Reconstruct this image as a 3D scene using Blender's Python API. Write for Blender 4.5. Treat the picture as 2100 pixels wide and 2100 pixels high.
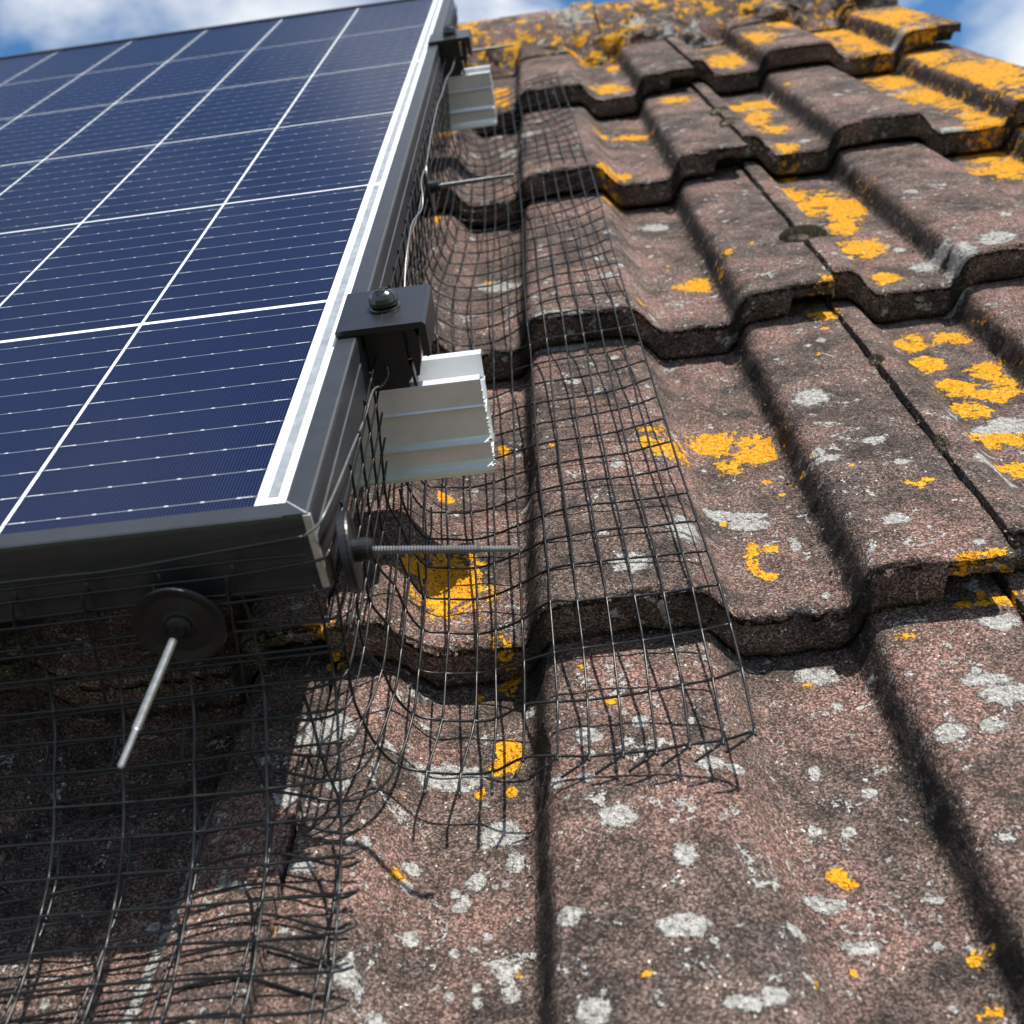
import bpy, math, random
import numpy as np
from mathutils import Matrix, Vector
random.seed(7)
SC = bpy.context.scene
for o in list(bpy.data.objects): bpy.data.objects.remove(o)
COL = SC.collection
rad = math.radians
# ---------------------------------------------------------------- frame of the roof: x along the eaves, y up the slope, z out of it
PITCH = rad(35)
ROOF = Matrix.Rotation(PITCH, 4, 'X')
# ---------------------------------------------------------------- camera
cd = bpy.data.cameras.new('camera'); cam = bpy.data.objects.new('camera', cd); COL.objects.link(cam)
RC = [(0.9915461,-0.00277817,-0.12972513),(-0.10979673,-0.55073029,-0.82743026),(-0.06914482,0.83467864,-0.5463795)]
CP = (0.11301364,-0.30969699,0.18974751)
M = Matrix(((RC[0][0],-RC[1][0],-RC[2][0],CP[0]),(RC[0][1],-RC[1][1],-RC[2][1],CP[1]),(RC[0][2],-RC[1][2],-RC[2][2],CP[2]),(0,0,0,1)))
cam.matrix_world = ROOF @ M
cd.sensor_width = 36; cd.lens = 2244.1/2100*36
cd.clip_start = .01; cd.clip_end = 5000
cd.dof.use_dof = True; cd.dof.focus_distance = .50; cd.dof.aperture_fstop = 15; cd.dof.aperture_blades = 0
SC.camera = cam
# ---------------------------------------------------------------- sun, sky
SUN = Vector((.41,.45,1)).normalized(); SW = (ROOF.to_3x3() @ SUN).normalized()
sl = bpy.data.lights.new('sun','SUN'); sl.energy = 5.0; sl.angle = rad(.53); sl.color = (1,.955,.89)
so = bpy.data.objects.new('sun', sl); COL.objects.link(so); so.rotation_euler = SW.to_track_quat('Z','Y').to_euler()
so.location = (0,0,6)
W = bpy.data.worlds.new('World'); SC.world = W; W.use_nodes = True
nt = W.node_tree; nt.nodes.clear()
def N(nt, t, **k):
    n = nt.nodes.new(t)
    for a, b in k.items():
        if a.startswith('i_'): n.inputs[a[2:].replace('_',' ')].default_value = b
        else: setattr(n, a, b)
    return n
sky = N(nt,'ShaderNodeTexSky', sky_type='NISHITA', sun_disc=False, sun_elevation=math.asin(SW.z), sun_rotation=math.atan2(SW.x,SW.y), altitude=50, air_density=1.0, dust_density=.6, ozone_density=1.6)
tc = N(nt,'ShaderNodeTexCoord'); mp = N(nt,'ShaderNodeMapping'); mp.inputs['Location'].default_value=(SKYOFF:=(1,2.2,3)); mp.inputs['Scale'].default_value=(1,1,1.9)
nz = N(nt,'ShaderNodeTexNoise'); nz.inputs['Scale'].default_value=3.0; nz.inputs['Detail'].default_value=7; nz.inputs['Roughness'].default_value=.5; nz.inputs['Distortion'].default_value=.25
cr = N(nt,'ShaderNodeValToRGB'); cr.color_ramp.elements[0].position=.45; cr.color_ramp.elements[1].position=.57
mx = N(nt,'ShaderNodeMixRGB'); mx.inputs['Color2'].default_value=(12.8,13.3,14,1)
bg = N(nt,'ShaderNodeBackground'); bg.inputs['Strength'].default_value=.05; wo = N(nt,'ShaderNodeOutputWorld')
L = nt.links.new
L(tc.outputs['Generated'],mp.inputs['Vector']); L(mp.outputs['Vector'],nz.inputs['Vector']); L(nz.outputs['Fac'],cr.inputs['Fac'])
L(cr.outputs['Color'],mx.inputs['Fac']); hs=N(nt,'ShaderNodeHueSaturation'); hs.inputs['Saturation'].default_value=1.3; hs.inputs['Value'].default_value=1.9; L(sky.outputs['Color'],hs.inputs['Color']); L(hs.outputs['Color'],mx.inputs['Color1']); L(mx.outputs['Color'],bg.inputs['Color']); L(bg.outputs[0],wo.inputs[0])
SC.view_settings.view_transform='Standard'; SC.view_settings.look='None'; SC.view_settings.exposure=.55; SC.view_settings.gamma=1
SC.view_settings.use_curve_mapping=False
try: SC.render.engine='CYCLES'
except Exception: pass

# ---------------------------------------------------------------- helpers
def tag(o, label=None, cat=None, group=None, kind=None):
    if label: o['label']=label
    if cat: o['category']=cat
    if group: o['group']=group
    if kind: o['kind']=kind
    return o
def thing(name, loc, label, cat, group=None):
    o = bpy.data.objects.new(name, None); COL.objects.link(o); o.empty_display_size=.02
    o.matrix_world = ROOF @ Matrix.Translation(loc); tag(o,label,cat,group)
    ORI[o.name]=Vector(loc); return o
ORI={}
def mesh(name, V, F, mats, smooth=False, fm=None):
    me = bpy.data.meshes.new(name); me.from_pydata([tuple(v) for v in V], [], [tuple(f) for f in F])
    for m in (mats if isinstance(mats,(list,tuple)) else [mats]): me.materials.append(m)
    if smooth: me.polygons.foreach_set('use_smooth',[True]*len(me.polygons))
    if fm: me.polygons.foreach_set('material_index',fm)
    me.update(); return me
def part(name, me, parent, loc=(0,0,0)):      # loc is relative to the parent
    o = bpy.data.objects.new(name, me); COL.objects.link(o)
    if parent is not None: o.parent=parent; o.location=loc
    else: o.matrix_world = ROOF @ Matrix.Translation(loc)
    return o
class B:                                       # collects simple solids into one mesh
    def __init__(s): s.V=[]; s.F=[]; s.m=[]
    def add(s,V,F,mi=0):
        n=len(s.V); s.V+= [tuple(v) for v in V]; s.F+=[tuple(i+n for i in f) for f in F]; s.m+=[mi]*len(F)
    def box(s,x0,x1,y0,y1,z0,z1,mi=0):
        s.add([(x,y,z) for z in (z0,z1) for y in (y0,y1) for x in (x0,x1)],[(0,2,3,1),(4,5,7,6),(0,1,5,4),(2,6,7,3),(0,4,6,2),(1,3,7,5)],mi)
    def prism(s,poly,a0,a1,axis='x',mi=0):     # poly in the two other axes (counter-clockwise), extruded along axis
        n=len(poly)
        def P(a,p): return {'x':(a,p[0],p[1]),'y':(p[0],a,p[1]),'z':(p[0],p[1],a)}[axis]
        V=[P(a0,p) for p in poly]+[P(a1,p) for p in poly]
        F=[tuple(range(n))[::-1],tuple(range(n,2*n))]+[(i,(i+1)%n,n+(i+1)%n,n+i) for i in range(n)]
        s.add(V,F,mi)
    def lathe(s,prof,c,ax='z',n=32,mi=0):      # prof: (radius, height) list along axis
        V=[];F=[]
        for r,h in prof:
            for k in range(n):
                a=2*math.pi*k/n; p=(r*math.cos(a),r*math.sin(a),h)
                if ax=='x': p=(p[2],p[0],p[1])
                elif ax=='-y': p=(p[0],-p[2],p[1])
                V.append((c[0]+p[0],c[1]+p[1],c[2]+p[2]))
        for j in range(len(prof)-1):
            for k in range(n): F.append((j*n+k,j*n+(k+1)%n,(j+1)*n+(k+1)%n,(j+1)*n+k))
        F.append(tuple(range(n))[::-1]); F.append(tuple((len(prof)-1)*n+k for k in range(n)))
        s.add(V,F,mi)
    def tube(s,P,R,n=6,mi=0):
        P=np.array(P,float); m=len(P); R=np.array(R if hasattr(R,'__len__') else [R]*m)
        T=np.gradient(P,axis=0); T/=np.linalg.norm(T,axis=1)[:,None]+1e-12
        up=np.array([0,0,1.]) if abs(T[0,2])<.9 else np.array([1.,0,0]); V=[];F=[]
        u=np.cross(up,T[0]); u/=np.linalg.norm(u)
        for i in range(m):
            u=u-T[i]*np.dot(u,T[i]); u/=np.linalg.norm(u)+1e-12; w=np.cross(T[i],u)
            for k in range(n):
                a=2*math.pi*k/n; V.append(P[i]+R[i]*(math.cos(a)*u+math.sin(a)*w))
        for i in range(m-1):
            for k in range(n): F.append((i*n+k,i*n+(k+1)%n,(i+1)*n+(k+1)%n,(i+1)*n+k))
        F.append(tuple(range(n))[::-1]); F.append(tuple((m-1)*n+k for k in range(n))); s.add(V,F,mi)
    def me(s,name,mats,smooth=False): return mesh(name,s.V,s.F,mats,smooth,s.m)
def hsh(ix,iy,iz,seed):
    h=(ix.astype(np.int64)*374761393+iy.astype(np.int64)*668265263+iz.astype(np.int64)*2147483647+seed*974634777)&0xffffffff
    h=((h^(h>>13))*1274126177)&0xffffffff; h=(h^(h>>16))&0xffffff
    return h/float(0xffffff)
def vnoise(P,seed=0):
    i=np.floor(P); f=P-i; f=f*f*(3-2*f); i=i.astype(np.int64); r=0
    for dx in (0,1):
        for dy in (0,1):
            for dz in (0,1):
                w=(f[:,0] if dx else 1-f[:,0])*(f[:,1] if dy else 1-f[:,1])*(f[:,2] if dz else 1-f[:,2])
                r=r+w*hsh(i[:,0]+dx,i[:,1]+dy,i[:,2]+dz,seed)
    return r
def fbm(P,oct=3,seed=0,g=.5):
    r=0;a=1;t=0
    for k in range(oct): r=r+a*vnoise(P*(2**k)+k*17.3,seed+k); t+=a; a*=g
    return r/t*2-1                              # about -1..1
def catmull(P,k=4):
    P=np.array(P,float); Q=np.vstack([2*P[0]-P[1],P,2*P[-1]-P[-2]]); out=[]
    for i in range(len(P)-1):
        a,b,c,d=Q[i],Q[i+1],Q[i+2],Q[i+3]
        for j in range(k):
            t=j/k; out.append(.5*((2*b)+(-a+c)*t+(2*a-5*b+4*c-d)*t*t+(-a+3*b-3*c+d)*t**3))
    out.append(P[-1]); return np.array(out)

# ---------------------------------------------------------------- materials
def mat(name): 
    m=bpy.data.materials.new(name); m.use_nodes=True; m.node_tree.nodes.clear(); return m,m.node_tree
def out(nt,bs):
    o=N(nt,'ShaderNodeOutputMaterial'); nt.links.new(bs.outputs[0],o.inputs[0])
def noise(nt,vec,scale,detail=4,rough=.5,dist=0):
    n=N(nt,'ShaderNodeTexNoise'); n.inputs['Scale'].default_value=scale; n.inputs['Detail'].default_value=detail; n.inputs['Roughness'].default_value=rough; n.inputs['Distortion'].default_value=dist
    nt.links.new(vec,n.inputs['Vector']); return n.outputs['Fac']
def ramp(nt,fac,a,b,ca=(0,0,0,1),cb=(1,1,1,1)):
    r=N(nt,'ShaderNodeValToRGB'); e=r.color_ramp.elements; e[0].position=a; e[1].position=b; e[0].color=ca; e[1].color=cb
    nt.links.new(fac,r.inputs['Fac']); return r.outputs['Color']
def mix(nt,fac,a,b,blend='MIX'):
    m=N(nt,'ShaderNodeMixRGB',blend_type=blend)
    for s,v in (('Fac',fac),('Color1',a),('Color2',b)):
        if isinstance(v,(int,float)): m.inputs[s].default_value=v if s=='Fac' else (v,v,v,1)
        elif isinstance(v,tuple): m.inputs[s].default_value=v if len(v)==4 else v+(1,)
        else: nt.links.new(v,m.inputs[s])
    return m.outputs['Color']
def mth(nt,op,a,b=0,c=None,clamp=False):
    m=N(nt,'ShaderNodeMath',operation=op,use_clamp=clamp)
    for i,v in enumerate((a,b) if c is None else (a,b,c)):
        if isinstance(v,(int,float)): m.inputs[i].default_value=v
        else: nt.links.new(v,m.inputs[i])
    return m.outputs[0]
def sstep(nt,v,a,b):
    m=N(nt,'ShaderNodeMapRange',interpolation_type='SMOOTHSTEP'); nt.links.new(v,m.inputs['Value'])
    m.inputs['From Min'].default_value=a; m.inputs['From Max'].default_value=b; return m.outputs['Result']
def attr(nt,n): return N(nt,'ShaderNodeAttribute',attribute_name=n).outputs['Fac']
def bsdf(nt,**k):
    b=N(nt,'ShaderNodeBsdfPrincipled')
    for a,v in k.items():
        s=b.inputs[a.replace('_',' ')]
        if isinstance(v,(int,float)): s.default_value=v
        elif isinstance(v,tuple): s.default_value=v if len(v)==4 else v+(1,)
        else: nt.links.new(v,s)
    return b
def bump(nt,h,strength,dist,normal=None):
    b=N(nt,'ShaderNodeBump'); b.inputs['Strength'].default_value=strength; b.inputs['Distance'].default_value=dist; nt.links.new(h,b.inputs['Height'])
    if normal is not None: nt.links.new(normal,b.inputs['Normal'])
    return b.outputs['Normal']
def concrete(name, lichen_gain=0.0, ks=1.0):
    """sand faced brown concrete with lichen crusts grown on it (attributes ylich, wlich, grime, worn)"""
    m,nt=mat(name)
    g=N(nt,'ShaderNodeTexCoord'); oi=N(nt,'ShaderNodeObjectInfo'); va=N(nt,'ShaderNodeVectorMath',operation='ADD')
    sc_=N(nt,'ShaderNodeVectorMath',operation='SCALE'); sc_.inputs['Scale'].default_value=3.7; cx=N(nt,'ShaderNodeCombineXYZ')
    nt.links.new(oi.outputs['Random'],cx.inputs[0]); nt.links.new(oi.outputs['Random'],cx.inputs[1]); nt.links.new(cx.outputs[0],sc_.inputs[0])
    nt.links.new(g.outputs['Object'],va.inputs[0]); nt.links.new(sc_.outputs[0],va.inputs[1]); v=va.outputs[0]
    n1=noise(nt,v,14,4,.6,.4); n2=noise(nt,v,45,4,.62,.3); n3=noise(nt,v,160,3,.65); n4=noise(nt,v,900,2,.7); n5=noise(nt,v,420,2,.7)
    vo=N(nt,'ShaderNodeTexVoronoi'); vo.inputs['Scale'].default_value=1350; nt.links.new(v,vo.inputs['Vector'])
    sep=N(nt,'ShaderNodeSeparateColor'); nt.links.new(vo.outputs['Color'],sep.inputs[0])
    base=mix(nt,ramp(nt,n2,.36,.64),(.038,.029,.0250),(.118,.085,.071))
    base=mix(nt,ramp(nt,n1,.47,.64),base,(.170,.102,.084))                    # pinkish clay showing
    base=mix(nt,ramp(nt,n3,.62,.76),base,(.17,.110,.090))
    base=mix(nt,mth(nt,'MULTIPLY',ramp(nt,noise(nt,v,22,5,.6,.5),.56,.70),.65),base,(.040,.037,.035))     # grey algae film
    wn=attr(nt,'worn'); base=mix(nt,mth(nt,'MULTIPLY',sstep(nt,mth(nt,'ADD',wn,mth(nt,'MULTIPLY',mth(nt,'SUBTRACT',n3,.5),1.6)),.45,.85),.75),base,(.26,.175,.135))
    # sand grains, each its own brightness
    gr=mth(nt,'MULTIPLY',mth(nt,'POWER',sep.outputs[0],2.0),2.6); gr=mth(nt,'ADD',gr,.25)
    base=mix(nt,.85,base,mix(nt,1,base,gr,'MULTIPLY'))
    cx2=mth(nt,'GREATER_THAN',mth(nt,'ADD',sep.outputs[1],mth(nt,'MULTIPLY',n2,.10)),1.05)
    base=mix(nt,mth(nt,'MULTIPLY',cx2,.8),base,(.72,.68,.61))                 # pale quartz grains
    gm=attr(nt,'grime_shade'); gmm=sstep(nt,mth(nt,'ADD',gm,mth(nt,'MULTIPLY',mth(nt,'SUBTRACT',n5,.5),1.3)),.35,.8)
    base=mix(nt,mth(nt,'MULTIPLY',gmm,.86),base,(.016,.014,.012))  # darkens dirty spots and the painted shade of the tile fronts
    # white crusts: placed patches plus small scattered specks
    wl=attr(nt,'wlich'); edge=mth(nt,'MULTIPLY',mth(nt,'SUBTRACT',noise(nt,v,230*ks,4,.75),.5),1.35)
    w1=sstep(nt,mth(nt,'ADD',wl,edge),.36,.50)
    w1=mth(nt,'MULTIPLY',w1,mth(nt,'GREATER_THAN',wl,.015))
    w2=sstep(nt,mth(nt,'ADD',noise(nt,v,62*ks,4,.72,.6),mth(nt,'MULTIPLY',mth(nt,'SUBTRACT',n5,.5),.28)),.612-lichen_gain*.04,.66-lichen_gain*.04)
    w3=sstep(nt,mth(nt,'ADD',noise(nt,v,190*ks,3,.75,.3),mth(nt,'MULTIPLY',mth(nt,'SUBTRACT',n1,.5),.35)),.635,.67)
    wm=mth(nt,'MAXIMUM',w1,mth(nt,'MULTIPLY',mth(nt,'MAXIMUM',w2,mth(nt,'MULTIPLY',w3,.9)),mth(nt,'SUBTRACT',1,mth(nt,'MULTIPLY',gmm,.7))))
    wc=mix(nt,ramp(nt,n5,.3,.7),(.22,.215,.20),(.56,.555,.52)); wc=mix(nt,.5,wc,mix(nt,1,wc,mth(nt,'ADD',mth(nt,'MULTIPLY',sep.outputs[2],.8),.55),'MULTIPLY'))
    col=mix(nt,mth(nt,'MULTIPLY',wm,.86),base,wc)
    # orange yellow crusts
    yl=attr(nt,'ylich'); ye=mth(nt,'MULTIPLY',mth(nt,'SUBTRACT',noise(nt,v,170*ks,4,.74,.4),.5),3.0)
    hol=mth(nt,'MULTIPLY',mth(nt,'SUBTRACT',noise(nt,v,75*ks,3,.7,.5),.5),1.9); y1=sstep(nt,mth(nt,'ADD',mth(nt,'MULTIPLY',yl,.9),mth(nt,'ADD',mth(nt,'MULTIPLY',ye,.6),hol)),.24,.36); y1=mth(nt,'MULTIPLY',y1,mth(nt,'GREATER_THAN',yl,.012))
    yc=mix(nt,ramp(nt,noise(nt,v,330,2,.7),.3,.7),(.48,.18,.004),(.92,.47,.008)); yc=mix(nt,ramp(nt,n2,.38,.62),yc,(.80,.33,.010)); rim=sstep(nt,mth(nt,'ADD',mth(nt,'MULTIPLY',yl,.9),mth(nt,'ADD',mth(nt,'MULTIPLY',ye,.6),hol)),.62,.34); yc=mix(nt,mth(nt,'MULTIPLY',rim,.3),yc,(.92,.58,.05)); yc=mix(nt,ramp(nt,noise(nt,v,620,2,.7),.52,.66),yc,mix(nt,1,yc,(.35,.30,.25),'MULTIPLY'))
    col=mix(nt,mth(nt,'MULTIPLY',y1,.95),col,yc)
    hgt=mth(nt,'ADD',mth(nt,'MULTIPLY',n4,.5),mth(nt,'ADD',mth(nt,'MULTIPLY',sep.outputs[0],.35),mth(nt,'MULTIPLY',n5,.7)))
    hgt=mth(nt,'ADD',hgt,mth(nt,'MULTIPLY',mth(nt,'MAXIMUM',wm,y1),mth(nt,'ADD',.5,mth(nt,'MULTIPLY',n5,1.2))))
    nb=bump(nt,hgt,1,.0019); nb=bump(nt,n3,.8,.0028,nb)
    b=bsdf(nt,Base_Color=col,Roughness=.92,Normal=nb); b.inputs['Specular IOR Level'].default_value=.25
    out(nt,b); return m
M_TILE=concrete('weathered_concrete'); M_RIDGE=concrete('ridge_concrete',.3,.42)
def simple(name,col,rough,metal=0,nscale=None,namp=.25,bmp=0,bscale=400,spec=.5,coat=0):
    m,nt=mat(name); g=N(nt,'ShaderNodeTexCoord'); v=g.outputs['Object']; c=col
    if nscale: c=mix(nt,1,col,ramp(nt,noise(nt,v,nscale,5,.6),.25,.75,(1-namp,)*3+(1,),(1+namp,)*3+(1,)),'MULTIPLY')
    k=dict(Base_Color=c,Roughness=rough,Metallic=metal)
    if nscale: k['Roughness']=mth(nt,'ADD',rough-.06,mth(nt,'MULTIPLY',noise(nt,v,nscale*3,4),.14))
    if bmp: k['Normal']=bump(nt,noise(nt,v,bscale,4,.6),.6,bmp)
    b=bsdf(nt,**k); b.inputs['Specular IOR Level'].default_value=spec; b.inputs['Coat Weight'].default_value=coat; out(nt,b); return m
M_FRAME=simple('anodised_frame',(.019,.0215,.025),.36,.0,60,.25,.00004,900,.65)
M_RAW=simple('cut_aluminium',(.62,.62,.60),.38,.75,300,.35,.0001,900)
M_RAIL=simple('mill_aluminium',(.76,.78,.80),.30,.50,35,.12,.00002,1500)
M_BLACK=simple('black_clamp',(.006,.007,.0095),.33,0,90,.25,.00003,1200,.7)
M_SCREW=simple('blackened_steel',(.012,.012,.014),.15,.1,200,.4,.0001,700,.8)
M_PLAST=simple('black_nylon',(.005,.0055,.007),.38,0,60,.3,.00004,700,.5)
M_ROD=simple('threaded_steel',(.42,.42,.41),.36,.85,300,.25)
M_RODD=simple('dark_threaded_steel',(.19,.19,.19),.38,.8,300,.25)
M_WIRE=simple('black_coated_wire',(.006,.0065,.007),.32,0,300,.4,.00004,1500,.45)
M_WIREG=simple('grey_wire',(.16,.16,.155),.36,.5,300,.4,.00004,1500,.6)
M_SHEET=simple('white_backsheet',(.74,.76,.77),.5,0,80,.06)
M_RIB=simple('tinned_ribbon',(.36,.38,.40),.42,.5,130,.3,.0002,260)
M_BUS=simple('busbar_silver',(.34,.37,.42),.35,.4)
M_PAD=simple('solder_pad',(.62,.65,.68),.5,.1)
M_DECK=simple('roofing_felt',(.012,.012,.012),.9)
M_TIMBER=simple('dark_timber',(.05,.035,.025),.8,0,30,.4)
M_MOSS=simple('dark_moss',(.16,.135,.098),.95,0,500,.7,.0008,900,.1)
M_GRASS=simple('lawn',(.05,.08,.025),.9,0,.4,.4)
def cellmat():
    m,nt=mat('silicon_cell'); g=N(nt,'ShaderNodeTexCoord'); oi=N(nt,'ShaderNodeObjectInfo')
    sp=N(nt,'ShaderNodeSeparateXYZ'); nt.links.new(g.outputs['Object'],sp.inputs[0])
    t=mth(nt,'FRACT',mth(nt,'MULTIPLY',sp.outputs[0],1/.00125)); t=mth(nt,'ABSOLUTE',mth(nt,'SUBTRACT',t,.5))
    fing=sstep(nt,t,.30,.42)
    c=mix(nt,mth(nt,'MULTIPLY',oi.outputs['Random'],.8),(.0022,.0044,.022),(.0034,.0078,.034))
    c=mix(nt,ramp(nt,noise(nt,g.outputs['Object'],9,3),.3,.7),c,(.0020,.0032,.015))
    c=mix(nt,mth(nt,'MULTIPLY',fing,.40),c,(.055,.080,.20))
    b=bsdf(nt,Base_Color=c,Roughness=.35); b.inputs['Specular IOR Level'].default_value=.08; out(nt,b); return m
M_CELL=cellmat()
def glassmat():
    m,nt=mat('textured_solar_glass'); lw=N(nt,'ShaderNodeFresnel'); lw.inputs['IOR'].default_value=1.36
    ge=N(nt,'ShaderNodeNewGeometry'); tcg=N(nt,'ShaderNodeTexCoord')
    nb=bump(nt,noise(nt,tcg.outputs['Object'],1400,2,.5),.25,.00006)
    gl=N(nt,'ShaderNodeBsdfGlossy'); gl.inputs['Roughness'].default_value=.045; gl.inputs['Color'].default_value=(.93,.96,1,1); nt.links.new(nb,gl.inputs['Normal'])
    tr=N(nt,'ShaderNodeBsdfTransparent'); tr.inputs['Color'].default_value=(.985,.99,.99,1)
    f=mth(nt,'MULTIPLY',mth(nt,'MULTIPLY',lw.outputs[0],mth(nt,'SUBTRACT',1,ge.outputs['Backfacing'])),.21)
    ms=N(nt,'ShaderNodeMixShader'); nt.links.new(f,ms.inputs[0]); nt.links.new(tr.outputs[0],ms.inputs[1]); nt.links.new(gl.outputs[0],ms.inputs[2]); out(nt,ms); return m
M_GLASS=glassmat()
def partr(name, me, parent):                   # mesh given in roof coordinates: shift it to the thing's own origin
    lo=ORI[parent.name]; me.transform(Matrix.Translation(-lo)); return part(name, me, parent)

# ================================================================ ground far below
g=B(); g.box(-60,60,-60,60,-.2,0)
gr=bpy.data.objects.new('ground', g.me('ground',M_GRASS)); COL.objects.link(gr); gr.location=(0,0,-4.6); tag(gr,kind='structure')

# ================================================================ the roof
roof=thing('tiled_roof',(0,0,-.2),'weathered brown double roll tiled roof spotted with orange and white lichen','roof')
ROWS={0:[-.895,-.577,-.258,.060,.363,.682,1.013], 1:[-.895,-.575,-.255,.060,.363,.682,1.013], 2:[-.880,-.562,-.245,.074,.379,.714,1.051]}
TR=[-.215-.15*k for k in range(13,0,-1)]+[-.215,-.0525,.0792,.2205,.369,.528,.69]; ER=[t+.097 for t in TR[:13]]+[-.122,.0375,.176,.322,.470,.630,.79]
PX=[];PZ=[]
for t_,e_ in zip(TR,ER):
    for o_,z_ in ((-.0010,0),(.0018,.0018),(.0048,.0105),(.0078,.0172),(.0112,.0197),(.0200,.0206)): PX.append(t_+o_); PZ.append(z_)
    PX.append((t_+e_)/2); PZ.append(.0213)
    for o_,z_ in ((-.0260,.0208),(-.0190,.0199),(-.0160,.0178),(-.0080,.0072),(-.0030,.0018),(.0002,.0003),(.0030,0)): PX.append(e_+o_); PZ.append(z_)
def prof(x): return np.interp(np.asarray(x),PX,PZ)
def profs(x): return (prof(x-.0030)+prof(x-.0015)*1.5+prof(x)*2+prof(x+.0015)*1.5+prof(x+.0030))/7
def uT(x): i=np.searchsorted(TR,np.asarray(x)+.02)-1; return np.asarray(x)-np.array(TR)[i]      # distance past the step at the left of each roll
def uE(x): i=np.argmin(abs(np.asarray(x)[:,None]-np.array(ER)[None]-(-.008)),axis=1); return np.asarray(x)-np.array(ER)[i]
SLOPE=.0255/.318
def tile_z(x,y):                               # height of the visible tile surface
    rows=ROWS[1] if x<.29 else ROWS[2]; r=rows[0]
    for q in rows:
        if q<=y: r=q
    return -.120-(y-r)*SLOPE+float(profs(np.array([x]))[0])
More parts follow.
